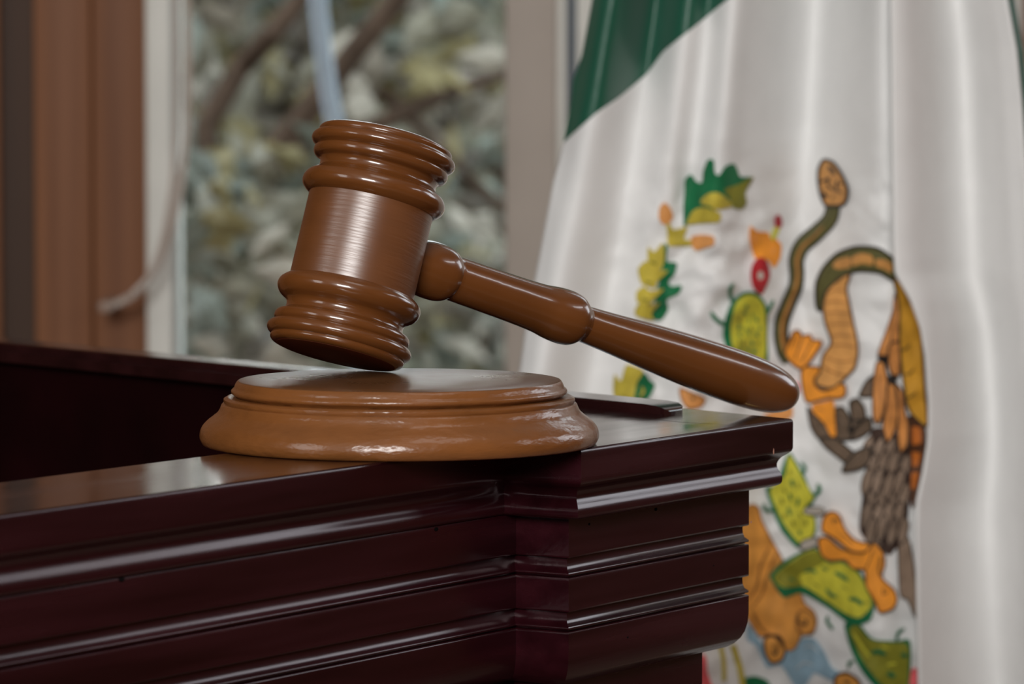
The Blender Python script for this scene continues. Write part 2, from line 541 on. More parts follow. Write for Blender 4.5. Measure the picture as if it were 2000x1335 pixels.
# cap-to-frieze profile: (setback m, z)
S1 = 0.0115
cap = [(0.0011, 0.0), (0.0006, -0.0001), (0.00025, -0.0004), (0.00006, -0.0008), (0.0, -0.0013), (0.0, -0.0019), (0.0, -0.0070), (0.0, -0.0086), (0.0, -0.0092)] + \
    [(v.x, v.y) for v in spline([Vector(q) for q in ((0.0, -0.0092), (0.0003, -0.0103), (0.0016, -0.0114), (0.0032, -0.0126), (0.0041, -0.0141),
                                                      (0.0042, -0.0154), (0.0038, -0.0165), (0.0032, -0.0175), (0.0028, -0.0187),
                                                      (0.0028, -0.0200), (0.0032, -0.0210), (0.0046, -0.0217))], step=0.0004)][1:]


def fascia(za, zb, fillet=0.0007):
    return [(S1 + fillet, za), (S1 + 0.00012, za - 0.0002), (S1, za - fillet), (S1, za - fillet - 0.0004), (S1, (za + zb) / 2), (S1, zb + 0.0007), (S1, zb + 0.0003), (S1 + 0.0003, zb)]


def ledge(za, zb):
    d = zb - za
    return [(S1 + 0.0016, za), (S1 + 0.0017, za - 0.0008), (S1 + 0.0016, za - 0.0024), (S1 + 0.0012, za - 0.0037), (S1 + 0.0006, za - 0.0042),
            (S1 + 0.0001, za - 0.0046), (S1, za - 0.0050), (S1 + 0.0002, za - 0.0053), (S1 + 0.0010, za - 0.0055), (S1 + 0.0010, zb)]


foot = [(S1 + 0.0005, -0.0568), (S1 + 0.00012, -0.0570), (S1, -0.0573), (S1, -0.0577), (S1, -0.0615), (S1, -0.0630), (S1 + 0.0003, -0.0660),
        (S1 + 0.0010, -0.0687), (S1 + 0.0021, -0.0708), (S1 + 0.0037, -0.0725), (S1 + 0.0058, -0.0738), (S1 + 0.0090, -0.0746),
        (S1 + 0.0105, -0.0748)]
segs = [('cap_moulding', cap), ('fascia_board', fascia(-0.0217, -0.0345)), ('bead_strip', ledge(-0.0345, -0.0402)),
        ('fascia_board', fascia(-0.0404, -0.0509)), ('bead_strip', ledge(-0.0509, -0.0566)), ('foot_moulding', foot),
        ('frieze_panel', [(S1 + 0.0122, -0.0740), (S1 + 0.0122, -1.05)])]
PXL, PXR, PN, LN = 1.0955, 1.2253, 0.6765, 0.7033
SK = 0.3405
WL = Vector((0.3223, 0.9466, 0))


def sweep(name, prof, inner, path, parent, m):
    """closed section (profile + two inner points) swept along path(m) -> list of plan points"""
    sec = prof + [(inner, prof[-1][1])] + ([(inner, -0.0043), (prof[0][0] + 0.0003, -0.0042)] if prof[0][1] > -0.001 else [(inner, prof[0][1])])
    bm = bmesh.new()
    rows = []
    for mm, z in sec:
        rows.append([bm.verts.new((x, y, z)) for x, y in path(mm)])
    n = len(rows)
    for i in range(n):
        A, B = rows[i], rows[(i + 1) % n]
        for k in range(len(A) - 1):
            bm.faces.new((A[k], A[k + 1], B[k + 1], B[k]))
    bm.faces.new([r[0] for r in rows])
    bm.faces.new([r[-1] for r in rows][::-1])
    return finish(name, bm, m, parent, angle=0.85)


def path_corner(m):
    a = (PXL + m, LN + 0.012)
    b = (PXL + m, PN + m)
    c = (PXR - 0.716 * m, PN + m)
    d = (c[0] + WL.x * 0.95, c[1] + WL.y * 0.95)
    return [a, b, c, d]


def path_left(m):
    mm = m * 0.75 if m < 0.006 else 0.0035 + (m - S1)
    return [(0.15, LN + mm), (PXL + 0.030, LN + mm)]


for nm, pr in segs:
    sweep(nm, pr, 0.0235 if nm != 'frieze_panel' else 0.030, path_corner, bench, M['bench'])
    sweep(nm, pr, 0.0275 if nm != 'frieze_panel' else 0.030, path_left, bench, M['bench'])


def prism(name, pts, z0, z1, m, parent, bevel=0.0):
    bm = bmesh.new()
    lo = [bm.verts.new((x, y, z0)) for x, y in pts]
    hi = [bm.verts.new((x, y, z1)) for x, y in pts]
    n = len(pts)
    bm.faces.new(lo[::-1])
    top = bm.faces.new(hi)
    for i in range(n):
        bm.faces.new((lo[i], lo[(i + 1) % n], hi[(i + 1) % n], hi[i]))
    if bevel:
        bmesh.ops.bevel(bm, geom=list(top.edges), offset=bevel, segments=2, affect='EDGES', profile=0.5)
    return finish(name, bm, m, parent)


def crack_x(n):
    return 1.2032 + (n - 0.7285) * SK


def right_x(n, m=0.0):
    return PXR - 0.716 * m + (n - PN - m) * SK


# cap boards: long front board, corner board, wing board (thin joint between the last two)
mtop = 0.0010
prism('cap_board', [(0.15, LN + 0.0003), (PXL + 0.001, LN + 0.0003), (PXL + 0.001, 0.757), (0.15, 0.757)], -0.004, 0.0, M['bench_top'], bench)
prism('cap_board', [(PXL + mtop, PN + mtop), (crack_x(0.7), PN + mtop), (crack_x(0.7), 0.700), (crack_x(0.757), 0.757), (PXL + mtop, 0.757)], -0.004, 0.0, M['bench_top'], bench)
g = 0.0008
prism('cap_board', [(crack_x(0.7), PN + mtop), (right_x(PN + mtop, mtop), PN + mtop), (right_x(1.6, mtop), 1.6), (right_x(1.6, 0.030), 1.6), (right_x(0.762, 0.030), 0.762), (crack_x(0.757) + g, 0.757), (crack_x(0.7) + g, 0.700)], -0.004, 0.0, M['bench_top'], bench)


def rail_x(n, off=0.0):
    return 1.2143 + (n - 0.7183) * SK + off


# raised wing rail with a worn rounded near end
bm = bmesh.new()
sec = [(0.0, -0.003), (0.0, 0.0024), (0.0005, 0.0030), (0.0150, 0.0032), (0.0156, 0.0027), (0.0156, -0.001), (0.0156, -0.02)]
ends = [(0.7183, 0.30, 0.0040), (0.7196, 0.62, 0.0018), (0.7225, 0.90, 0.0006), (0.728, 1.0, 0.0), (0.745, 1.0, 0), (1.55, 1.0, 0)]
rows = []
for n_, hz, ins in ends:
    rows.append([bm.verts.new((rail_x(n_, min(max(o_, ins), 0.0156 - ins)), n_, (z_ * hz if z_ > 0 else (z_ if n_ > 0.756 else max(z_, -0.001))))) for o_, z_ in sec])
for A, B in zip(rows, rows[1:]):
    for k in range(len(sec) - 1):
        bm.faces.new((A[k], A[k + 1], B[k + 1], B[k]))
bm.faces.new(rows[0])
bm.faces.new(rows[-1][::-1])
finish('wing_rail', bm, M['bench_top'], bench)
prism('wing_panel', [(rail_x(0.757), 0.757), (rail_x(0.757, 0.014), 0.757), (rail_x(1.55, 0.014), 1.55), (rail_x(1.55), 1.55)], -1.05, -0.0028, M['bench_in'], bench)
prism('back_board', [(0.15, 0.728), (rail_x(0.745), 0.728), (rail_x(0.750), 0.745), (0.15, 0.745)], -1.05, -0.016, M['bench_in'], bench)
# the inside floor of the bench: a lower writing shelf
prism('inner_shelf', [(0.15, 0.745), (rail_x(0.745), 0.745), (rail_x(1.5), 1.5), (0.15, 1.5)], -0.36, -0.335, M['bench_in'], bench)


def bench_pt(u, v, n_):
    d = ray(u, v)
    Nw = Vector((-XD.y, XD.x, 0))
    t = (n_ - CAM.dot(Nw)) / d.dot(Nw)
    P = CAM + d * t
    return P.dot(XD), n_, P.z


for (u, v, n_, r) in ((1281, 994, PN + S1, 0.00065), (1151, 1023, PN + S1, 0.0005), (852, 1033, LN + S1 * 0.3, 0.0008), (238, 1131, LN + S1 * 0.3, 0.0009),
                      (1394, 1104, PN + S1, 0.0003), (1226, 1244, PN + S1, 0.0004)):
    x, n2, z = bench_pt(u, v, n_)
    bm = bmesh.new()
    bmesh.ops.create_icosphere(bm, subdivisions=2, radius=1.0)
    bmesh.ops.transform(bm, matrix=Matrix.Translation((x, n2, z)) @ Matrix.Diagonal((r * 1.4, r * 0.25, r * 0.8, 1)), verts=bm.verts)
    finish('nail_hole', bm, M['hole'], bench)
for (u, v, n_, rx, rz) in ((1511, 881, PN, 0.0004, 0.0011), (1467, 1019, PN + S1, 0.0006, 0.0004), (1458, 1003, PN + S1, 0.0, 0.0)):
    if rx == 0:
        continue
    x, n2, z = bench_pt(u, v, n_)
    bm = bmesh.new()
    bmesh.ops.create_icosphere(bm, subdivisions=1, radius=1.0)
    bmesh.ops.transform(bm, matrix=Matrix.Translation((x, n2, z)) @ Matrix.Diagonal((rx, 0.00008, rz, 1)), verts=bm.verts)
    finish('chipped_spot', bm, M['chip'], bench)

# ---------------------------------------------------------------- sound block
blk = empty('sound_block', (-0.0339, 1.3056, 0))
blk.scale = (1, 1, 1.045)
tag(blk, 'round brown lacquered sound block under the gavel head on the bench corner', 'sound block')


def wob(r, t, a):
    k = 1 + 0.0028 * noise.noise(Vector((math.cos(a) * 2.2, math.sin(a) * 2.2, t * 90)))
    return r * k, t + 0.00012 * noise.noise(Vector((math.cos(a) * 3, math.sin(a) * 3, 5 + t * 60)))


def arc_fill(prof, k=4):
    """resample a turned profile with a smooth spline"""
    p = spline([Vector((r, t, 0)) for r, t in prof], step=0.0006)
    return [(max(v.x, 0), v.y) for v in p]


base = [(0.0, 0.0), (0.0583, 0.0), (0.0592, 0.0003)] + arc_fill([(0.0592, 0.0003), (0.0600, 0.0018), (0.0600, 0.0034), (0.0593, 0.0052), (0.0578, 0.0068), (0.0559, 0.0082),
                                                                (0.0545, 0.0094), (0.0538, 0.0107), (0.0535, 0.0115), (0.0531, 0.0119), (0.0526, 0.0120)])[1:] + \
    arc_fill([(0.0526, 0.0120), (0.0529, 0.0125), (0.0528, 0.0132), (0.0519, 0.0137), (0.0500, 0.0138)])[1:] + [(0.0, 0.0141)]
bm = bmesh.new()
lathe(bm, base, 144, wob=lambda r, t, a: wob(r, t, a) if t > 0.0002 else (r, t))
finish('moulded_base', bm, M['block'], blk, angle=0.9)
disc = [(0.0, 0.0136), (0.0488, 0.0136), (0.0492, 0.0141)] + arc_fill([(0.0492, 0.0141), (0.0501, 0.0145), (0.0506, 0.0150), (0.0506, 0.0156), (0.0501, 0.0161), (0.0497, 0.0164)])[1:] + [(0.0496, 0.0168), (0.0493, 0.0175), (0.0489, 0.0181), (0.0485, 0.0184)]
bm = bmesh.new()
lathe(bm, disc, 144, wob=wob)
finish('turned_rim', bm, M['block'], blk, angle=0.9)
bm = bmesh.new()
lathe(bm, [(0.0, 0.0150), (0.0486, 0.0150), (0.0486, 0.01835), (0.0482, 0.0185), (0.036, 0.0185), (0.018, 0.0185), (0.0, 0.0185)], 144,
      wob=lambda r, t, a: (wob(r, t, a)[0], t))
finish('striking_face', bm, M['block_top'], blk, angle=0.9)

# ---------------------------------------------------------------- gavel
O = Vector((-0.04621, 1.33378, 0.05828))
h = Vector((0.78765, 0.53516, -0.30532)).normalized()
a_ = Vector((0.22134, 0.21668, 0.95082))
a_ = (a_ - h * h.dot(a_)).normalized()
b_ = a_.cross(h)
RG = Matrix((h, b_, a_)).transposed()
gav = empty('gavel', O)
gav.rotation_euler = RG.to_euler()
tag(gav, 'brown lacquered gavel leaning on the sound block with its handle tip on the bench', 'gavel')
KR, KT = 1.5703e-4, 1.5703e-4 * 1.0175


def prof_px(lst, s=1):
    return [(r * KR, s * t * KT) for t, r in lst]


barrel = [(-84, 0), (-84, 123.5), (84, 123.5), (84, 0)]
end_px = [(82, 123.5), (83.5, 127), (87.5, 133), (95, 140), (104, 142.5), (113, 140.5), (121.5, 134.5), (127, 126.5),
          (131, 120.5), (137, 117), (144, 116.5), (150, 119), (152.5, 124), (155.5, 130), (160, 133.5), (166, 134.5), (171, 133.5), (174, 131)]
end_px2 = [(174, 131), (176, 134.5), (180, 140), (186, 143.5), (192, 143.2), (197, 140), (200.5, 135.5), (201.5, 132.2)]
end_px3 = [(201.5, 132.2), (203, 132.8), (207, 133.4), (211, 131.5), (214, 128), (216, 123.5), (217, 118)]
bm = bmesh.new()
lathe(bm, [(0.0, -84 * KT), (123.5 * KR, -84 * KT), (123.5 * KR, -30 * KT), (123.5 * KR, 30 * KT), (123.5 * KR, 84 * KT), (0, 84 * KT)], 128)
finish('head_barrel', bm, M['barrel'], gav)
for s in (1, -1):
    pts = []
    for seg in (end_px, end_px2, end_px3):
        q = spline([Vector((r, t, 0)) for t, r in seg], step=1.6)
        pts += [(v.x * KR, s * v.y * KT) for v in (q if not pts else q[1:])]
    pts = [(0.0, s * 82 * KT)] + pts + [(0.0, s * 217.0 * KT)]
    bm = bmesh.new()
    lathe(bm, pts, 128)
    ring = finish('head_end_ring', bm, M['gavel'], gav, angle=0.8)
    bm = bmesh.new()
    lathe(bm, [(0.0, s * 216 * KT), (118.4 * KR, s * 216 * KT), (118.2 * KR, s * 217.3 * KT), (117 * KR, s * 217.7 * KT), (60 * KR, s * 218.0 * KT), (0.0, s * 218.2 * KT)], 96)
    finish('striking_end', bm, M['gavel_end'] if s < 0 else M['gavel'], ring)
hp = [(.0180, .0076), (.0200, .0080), (.0218, .0085), (.0245, .0089), (.0272, .0090), (.0298, .0089), (.0318, .0085), (.0332, .0079), (.0342, .0073)]
hp2 = [(.0342, .0073), (.0352, .0071), (.047, .0072), (.058, .00735), (.066, .0076), (.0705, .0079), (.0740, .0084), (.0775, .0087), (.0805, .0087), (.0830, .0083), (.0848, .0074), (.0860, .0065), (.0872, .0060)]
hp3 = [(.0872, .0059), (.0910, .0060), (.1000, .0065), (.1100, .0072), (.1230, .0080), (.1360, .00855), (.1480, .0088), (.1570, .0087), (.1640, .0082), (.1695, .0072), (.1735, .0056), (.1758, .0036), (.1767, .0016)]
MX = Matrix.Rotation(math.pi / 2, 4, 'Y')
handle = None
for nm, seg, c0, c1 in (('handle_collar', hp, True, True), ('handle_shaft', hp2, True, True), ('handle_grip', hp3, True, True)):
    q = spline([Vector((r, t, 0)) for t, r in seg], step=0.0007)
    pts = [(v.x, v.y) for v in q]
    pts = [(0.0, pts[0][1])] + pts + [(0.0, pts[-1][1] + (0.0002 if nm == 'handle_grip' else 0))]
    bm = bmesh.new()
    lathe(bm, pts, 72, MX)
    finish(nm, bm, M['gavel'], gav, angle=0.9)

# ---------------------------------------------------------------- flag
YF = 1.95
KF = YF / F
C_ = {'P': (0, 0, 1), 'A': (1150, 280, 2.567), 'S': (1480, 300, 3.338), 'C1': (1540, 640, 4.45), 'C2': (1450, 880, 3.608),
      'C3': (1360, 1100, 4.348), 'C4': (1180, 300, 4.45), 'C5': (1380, 400, 4.45)}
XLT = [(-2600, 1330), (-900, 1260), (-300, 1205), (0, 1157), (108, 1137), (157, 1119), (202, 1115), (276, 1101), (360, 1080), (500, 1054), (640, 1027), (723, 1015), (1000, 965), (1400, 890), (2600, 760)]
XBT = [(-2600, 1545), (-300, 1690), (-150, 1585), (0, 1421), (63, 1342), (101, 1296), (144, 1264), (191, 1207), (218, 1167), (277, 1103)]
XFT = [(-2600, 1560), (-300, 1725), (0, 1737), (330, 1741), (480, 1743), (535, 1747), (585, 1776), (640, 1796), (700, 1806), (780, 1812), (850, 1812), (920, 1801), (980, 1788), (1030, 1786), (1335, 1792), (2600, 1800)]
XRT = [(-2600, 1640), (-300, 1935), (0, 1968), (100, 1986), (200, 1996), (300, 2003), (800, 2040), (1400, 2080), (2600, 2110)]


def G(u, c, w):
    return math.exp(-((u - c) / w) ** 2)


def foldA(u, v):
    """depth offset (metres, + away) of the emblem panel in photo-frame columns"""
    k = (1740 - u) / 600.0
    uu = u + 0.19 * (v - 300) * max(0, min(1.1, k))
    y = 0.0
    for c, w, am in ((1085, 40, 0.008), (1140, 46, -0.011), (1236, 40, 0.012), (1310, 34, -0.006), (1350, 22, 0.003), (1405, 36, -0.012),
                     (1575, 78, 0.050), (1722, 40, -0.012)):
        damp = 1.0 if v < 250 else max(0.42, 1 - (v - 250) / 520)
        if c < 1260:
            damp = max(damp, 0.8)
        y += am * G(uu, c, w) * damp
    e = max(0, min(1, (v - 290) / 90)) * max(0, min(1, (u - 1150) / 120))
    e2 = G(u, 1410, 120) * G(v, 560, 190)
    y += e2 * 0.0060 * noise.noise(Vector((u / 50 + v / 160, v / 36, 11.3)))
    y += e * (0.0026 * noise.noise(Vector((u / 60, v / 38, 1.3))) + 0.0008 * noise.noise(Vector((u / 19, v / 17, 7.7))))
    y += 0.0016 * noise.noise(Vector((u / 60, v / 240, 4.2)))
    return y


def foldB(u, v):
    y = -0.030
    w0 = interp(XFT, v)
    s = (u - w0) / max(20, interp(XRT, v) - w0)
    for c, w, am in ((0.02, 0.22, -0.006), (0.56, 0.27, 0.050), (0.95, 0.10, 0.004)):
        y += am * G(s, c, w)
    lower = max(0, min(1, (v - 500) / 500))
    y += lower * 0.020 * G(u, 1850, 60)
    y += 0.002 * noise.noise(Vector((u / 70, v / 300, 9.2)))
    return y


def cloth(u, v, fn, lift=0.0):
    y = YF
    for _ in range(2):
        y = YF + fn(u, v) - lift
    return at(u, v, y)


fl = empty('flag', (at(1450, 1335, YF).x, YF, FZ))
tag(fl, 'green and white satin flag embroidered with an eagle crest hanging behind the gavel handle', 'flag')
FO = Vector(fl.location)

rows_v = [-2600, -2000, -1500, -1100, -800, -600, -450, -330, -240, -170, -110, -60] + list(range(-20, 1380, 8)) + [1400, 1440, 1500, 1600, 1750, 1950, 2200, 2600]
rows_g = [v for v in rows_v if v < 277] + [277]


def cloth_grid(name, rows, lo, hi, ncol, fn, m, tail=None):
    bm = bmesh.new()
    R = []
    for v in rows:
        a, b = lo(v), hi(v)
        r = []
        for k in range(ncol + 1):
            u = a + (b - a) * k / ncol
            r.append(bm.verts.new(cloth(u, v, fn) - FO))
        if tail:
            for (du, dy) in tail:
                r.append(bm.verts.new(at(b + du, v, YF + fn(b, v) + dy) - FO))
        R.append(r)
    for A, B in zip(R, R[1:]):
        for k in range(len(A) - 1):
            if (A[k].co - A[k + 1].co).length < 1e-7 and (B[k].co - B[k + 1].co).length < 1e-7:
                continue
            bm.faces.new((A[k], A[k + 1], B[k + 1], B[k]))
    bmesh.ops.remove_doubles(bm, verts=bm.verts, dist=1e-6)
    o = finish(name, bm, m, fl, angle=3)
    sd = o.modifiers.new('thickness', 'SOLIDIFY')
    sd.thickness = 0.0006
    sd.offset = 1 if False else 0
    return o


cloth_grid('green_band', rows_g, lambda v: interp(XLT, v), lambda v: max(interp(XBT, v), interp(XLT, v) + 0.01), 90, foldA, M['green_satin'])
cloth_grid('white_band', rows_v, lambda v: max(interp(XLT, v), interp(XBT, v) if v < 277 else -1e9), lambda v: interp(XFT, v) + 14, 150, foldA, M['white'])
# the fold that laps over the crest, with its edge rolled under
bm = bmesh.new()
R = []
for v in rows_v:
    a, b = interp(XFT, v), interp(XRT, v)
    y0 = YF + foldB(a, v)
    r = [bm.verts.new(at(a + 26, v, YF + 0.004 + foldA(a, v)) - FO), bm.verts.new(at(a + 12, v, y0 + 0.020) - FO), bm.verts.new(at(a + 3, v, y0 + 0.011) - FO), bm.verts.new(at(a, v, y0 + 0.006) - FO), bm.verts.new(at(a + 1.5, v, y0 + 0.002) - FO)]
    for k in range(1, 60):
        u = a + (b - a) * k / 60
        r.append(bm.verts.new(at(u, v, YF + foldB(u, v)) - FO))
    ye = YF + foldB(b, v)
    r += [bm.verts.new(at(b + 1, v, ye + 0.006) - FO), bm.verts.new(at(b - 4, v, ye + 0.016) - FO)]
    R.append(r)
for A, B in zip(R, R[1:]):
    for k in range(len(A) - 1):
        bm.faces.new((A[k], A[k + 1], B[k + 1], B[k]))
o = finish('lapped_fold', bm, M['white'], fl, angle=3)
o.modifiers.new('thickness', 'SOLIDIFY').thickness = 0.0006
# next green fold on the far right
bm = bmesh.new()
R = []
for v in rows_v:
    b = interp(XRT, v)
    R.append([bm.verts.new(at(b + du, v, YF + dy) - FO) for du, dy in ((-10, 0.020), (4, 0.016), (12, 0.020), (15, 0.032), (6, 0.05), (-40, 0.055))])
for A, B in zip(R, R[1:]):
    for k in range(len(A) - 1):
        bm.faces.new((A[k], A[k + 1], B[k + 1], B[k]))
o = finish('green_fold', bm, M['green_satin'], fl, angle=3)
o.modifiers.new('thickness', 'SOLIDIFY').thickness = 0.0006


def px(crop, pts):
    x0, y0, s = C_[crop]
    return [Vector((x0 + x / s, y0 + y / s)) for x, y in pts]


def patch(name, crop, pts, colr, level=1, outline=None, marks=(), tension=0.4, parent=None, step=4.0):
    """one embroidered applique: raised filled shape, with its stitched lines as a child"""
    P = spline(px(crop, pts), closed=True, step=step, tension=tension)
    n = len(P)
    lift = 0.0010 + 0.0006 * level
    xs, ys = [p.x for p in P], [p.y for p in P]
    pts2 = list(P)
    gs = 9.0

    def inside(q):
        c = False
        for i in range(n):
            p1, p2 = P[i], P[i - 1]
            if (p1.y > q.y) != (p2.y > q.y) and q.x < (p2.x - p1.x) * (q.y - p1.y) / (p2.y - p1.y) + p1.x:
                c = not c
        return c
    yv = min(ys) + gs / 2
    while yv < max(ys):
        xv = min(xs) + gs / 2
        while xv < max(xs):
            q = Vector((xv, yv))
            if inside(q):
                pts2.append(q)
            xv += gs
        yv += gs
    vo, eo, fo, _, _, _ = delaunay_2d_cdt(pts2, [(i, (i + 1) % n) for i in range(n)], [], 1, 1e-4)
    bm = bmesh.new()
    vv = [bm.verts.new(cloth(p.x, p.y, foldA, lift) - FO) for p in vo]
    for f in fo:
        try:
            bm.faces.new([vv[i] for i in f])
        except ValueError:
            pass
    rim = [e for e in bm.edges if len(e.link_faces) == 1]
    ex = bmesh.ops.extrude_edge_only(bm, edges=rim)
    for g_ in ex['geom']:
        if isinstance(g_, bmesh.types.BMVert):
            g_.co.y += lift + 0.0002
    o = finish(name, bm, T[colr], parent or fl, angle=0.9)
    lines = []
    if outline:
        lines.append((P + [P[0]], outline[0], outline[1], True))
    for mk in marks:
        crop2 = mk[3] if len(mk) > 3 else crop
        lines.append((spline(px(crop2, mk[0]), step=3.0), mk[1], mk[2], False))
    bycol = {}
    for ln in lines:
        bycol.setdefault(ln[2], []).append(ln)
    for cc, lst in bycol.items():
        bm = bmesh.new()
        for L_, w, _, closed in lst:
            stroke(bm, L_, w, lift + 0.0004, closed)
        finish('stitching', bm, T[cc], o, angle=0.9)
    return o


def stroke(bm, L_, w, lift, closed=False):
    R = []
    n = len(L_)
    for i, p in enumerate(L_):
        if closed:
            d = L_[(i + 1) % (n - 1)] - L_[(i - 1) % (n - 1)]
        else:
            d = L_[min(i + 1, n - 1)] - L_[max(i - 1, 0)]
        d = d.normalized() if d.length > 1e-6 else Vector((1, 0))
        s = Vector((-d.y, d.x))
        k = 1.0 if closed else min(1.0, 0.35 + 3.0 * min(i, n - 1 - i) / max(1, n - 1))
        ww = w * 0.5 * k
        R.append([bm.verts.new(cloth(q.x, q.y, foldA, l_) - FO) for q, l_ in ((p - s * ww, lift - 0.0006), (p, lift + 0.0003), (p + s * ww, lift - 0.0006))])
    for A, B in zip(R, R[1:]):
        for k in range(2):
            bm.faces.new((A[k], A[k + 1], B[k + 1], B[k]))


def ribbon(name, crop, pts, w, colr, level=1, parent=None):
    bm = bmesh.new()
    P = spline(px(crop, pts), step=4.0)
    wide = w
    R = []
    n = len(P)
    lift = 0.0010 + 0.0006 * level
    for i, p in enumerate(P):
        d = (P[min(i + 1, n - 1)] - P[max(i - 1, 0)]).normalized()
        s = Vector((-d.y, d.x))
        ww = (interp(wide, i / (n - 1)) if isinstance(wide, list) else wide) * 0.5
        R.append([bm.verts.new(cloth(q.x, q.y, foldA, l_) - FO) for q, l_ in
                  ((p - s * ww, -0.0002), (p - s * ww * 0.92, lift), (p - s * ww * 0.4, lift + 0.0004), (p + s * ww * 0.4, lift + 0.0004), (p + s * ww * 0.92, lift), (p + s * ww, -0.0002))])
    for A, B in zip(R, R[1:]):
        for k in range(5):
            bm.faces.new((A[k], A[k + 1], B[k + 1], B[k]))
    return finish(name, bm, T[colr], parent or fl, angle=0.9)


# --- wreath, upper left
patch('oak_leaf', 'C4', [(690, 630), (688, 470), (698, 330), (703, 225), (755, 180), (800, 240), (848, 250), (860, 150), (900, 55), (950, 55), (962, 165), (1000, 185), (1055, 110), (1130, 88), (1165, 150), (1185, 200), (1290, 208), (1240, 300), (1060, 430), (850, 490), (760, 540), (715, 620)], 'green', 1)
patch('laurel_leaf', 'C4', [(720, 612), (760, 510), (830, 470), (930, 480), (1012, 520), (1000, 590), (900, 600), (800, 608)], 'olive', 2)
patch('laurel_leaf', 'C4', [(835, 420), (900, 350), (990, 338), (1070, 390), (1110, 455), (1010, 482), (920, 470)], 'olive', 2, marks=[([(850, 455), (900, 460), (945, 485)], 5, 'green')])
patch('laurel_leaf', 'C4', [(1050, 310), (1170, 265), (1300, 203), (1232, 330), (1240, 430), (1200, 480), (1120, 465), (1090, 380)], 'cactus_dark', 2)
patch('oak_acorn', 'C4', [(475, 560), (480, 470), (525, 425), (575, 470), (600, 550), (560, 608), (510, 612)], 'tan', 1)
patch('wreath_stem', 'C4', [(540, 612), (575, 612), (600, 660), (690, 640), (725, 630), (695, 740), (762, 755), (762, 800), (560, 800), (550, 700)], 'olive', 1, tension=0.25)
patch('oak_acorn', 'C4', [(758, 725), (850, 705), (950, 718), (952, 790), (870, 820), (800, 842), (765, 805)], 'tan', 2)
patch('oak_leaf', 'A', [(382, 500), (396, 512), (392, 590), (440, 598), (432, 650), (400, 690), (412, 715), (465, 712), (450, 752), (392, 782), (398, 832), (360, 885), (310, 870), (330, 800), (350, 700), (370, 620)], 'green', 1)
patch('laurel_leaf', 'A', [(296, 520), (328, 545), (372, 498), (378, 580), (352, 645), (300, 622)], 'olive', 2, marks=[([(305, 590), (340, 605)], 5, 'cactus_dark')])
patch('laurel_leaf', 'A', [(248, 625), (288, 590), (330, 640), (395, 638), (342, 692), (332, 722), (268, 705), (250, 662)], 'olive', 3, marks=[([(280, 690), (320, 700)], 5, 'cactus_dark')])
patch('laurel_leaf', 'A', [(240, 745), (278, 718), (310, 740), (375, 730), (322, 782), (300, 805), (243, 795)], 'olive', 4, marks=[([(265, 780), (300, 785)], 5, 'cactus_dark')])
patch('laurel_leaf', 'A', [(232, 835), (258, 800), (300, 812), (356, 800), (314, 852), (324, 885), (238, 865)], 'olive', 5)
patch('laurel_leaf', 'A', [(122, 1250), (128, 1158), (160, 1190), (190, 1110), (272, 1138), (242, 1200), (226, 1272), (190, 1300), (150, 1302)], 'olive', 1, marks=[([(160, 1260), (200, 1285)], 5, 'cactus_dark')])
patch('oak_leaf', 'A', [(228, 1285), (240, 1200), (278, 1148), (310, 1190), (332, 1210), (304, 1270), (262, 1295)], 'green', 1, marks=[([(262, 1215), (275, 1240), (255, 1270)], 7, 'olive')])
patch('oak_acorn', 'A', [(458, 1228), (520, 1250), (582, 1280), (560, 1318), (500, 1328), (468, 1290)], 'tan', 1, outline=(4, 'shell_dark'), marks=[([(515, 1272), (530, 1282)], 8, 'brown')])

# --- prickly pear with its fruit
patch('cactus_flower', 'C5', [(383, 180), (420, 215), (450, 232), (540, 240), (562, 300), (600, 288), (652, 350), (642, 460), (590, 545), (530, 480), (430, 470), (395, 390), (374, 280)], 'orange', 1, tension=0.3, marks=[([(420, 250), (415, 330)], 4, 'tan'), ([(600, 380), (560, 420)], 5, 'tan')])
patch('cactus_fruit', 'C5', [(400, 520), (450, 458), (510, 468), (546, 540), (552, 620), (522, 705), (480, 775), (430, 752), (394, 690), (384, 600)], 'red', 2)
patch('fruit_spot', 'C5', [(442, 612), (468, 572), (498, 612), (468, 655)], 'grey', 3, tension=0.6)
patch('flower_bud', 'C5', [(594, 112), (630, 84), (658, 130), (650, 192), (600, 192)], 'red', 2)
patch('bud_stem', 'C5', [(590, 198), (638, 200), (592, 305), (560, 300)], 'cactus', 2)
rc = random.Random(8)
cm = []
for yy in range(860, 1330, 62):
    for xx in range(275, 480, 62):
        ax, ay = xx + rc.uniform(-14, 14) + (28 if (yy // 62) % 2 else 0), yy + rc.uniform(-14, 14)
        if ((ax - 365) / 120) ** 2 + ((ay - 1100) / 270) ** 2 > 0.8:
            continue
        cm.append(([(ax, ay), (ax + rc.uniform(-8, 8), ay + 24), (ax + rc.uniform(-16, 16), ay + 48)], rc.choice((5, 6, 8)), rc.choice(('green', 'green', 'cactus_dark'))))
o = patch('cactus_pad', 'C5', [(240, 820), (330, 758), (430, 760), (500, 830), (532, 920), (532, 1150), (515, 1400), (250, 1400), (150, 1180), (148, 1050), (190, 900)], 'green', 1,
          marks=[([(225, 850), (205, 745), (238, 680)], 8, 'green'), ([(165, 1050), (80, 990), (40, 925)], 9, 'green'), ([(515, 960), (560, 880), (585, 825)], 7, 'green')])
patch('pad_face', 'C5', [(250, 870), (330, 788), (420, 790), (490, 860), (512, 960), (520, 1150), (500, 1380), (400, 1390), (240, 1260), (210, 1080)], 'cactus', 2, marks=cm, parent=o)

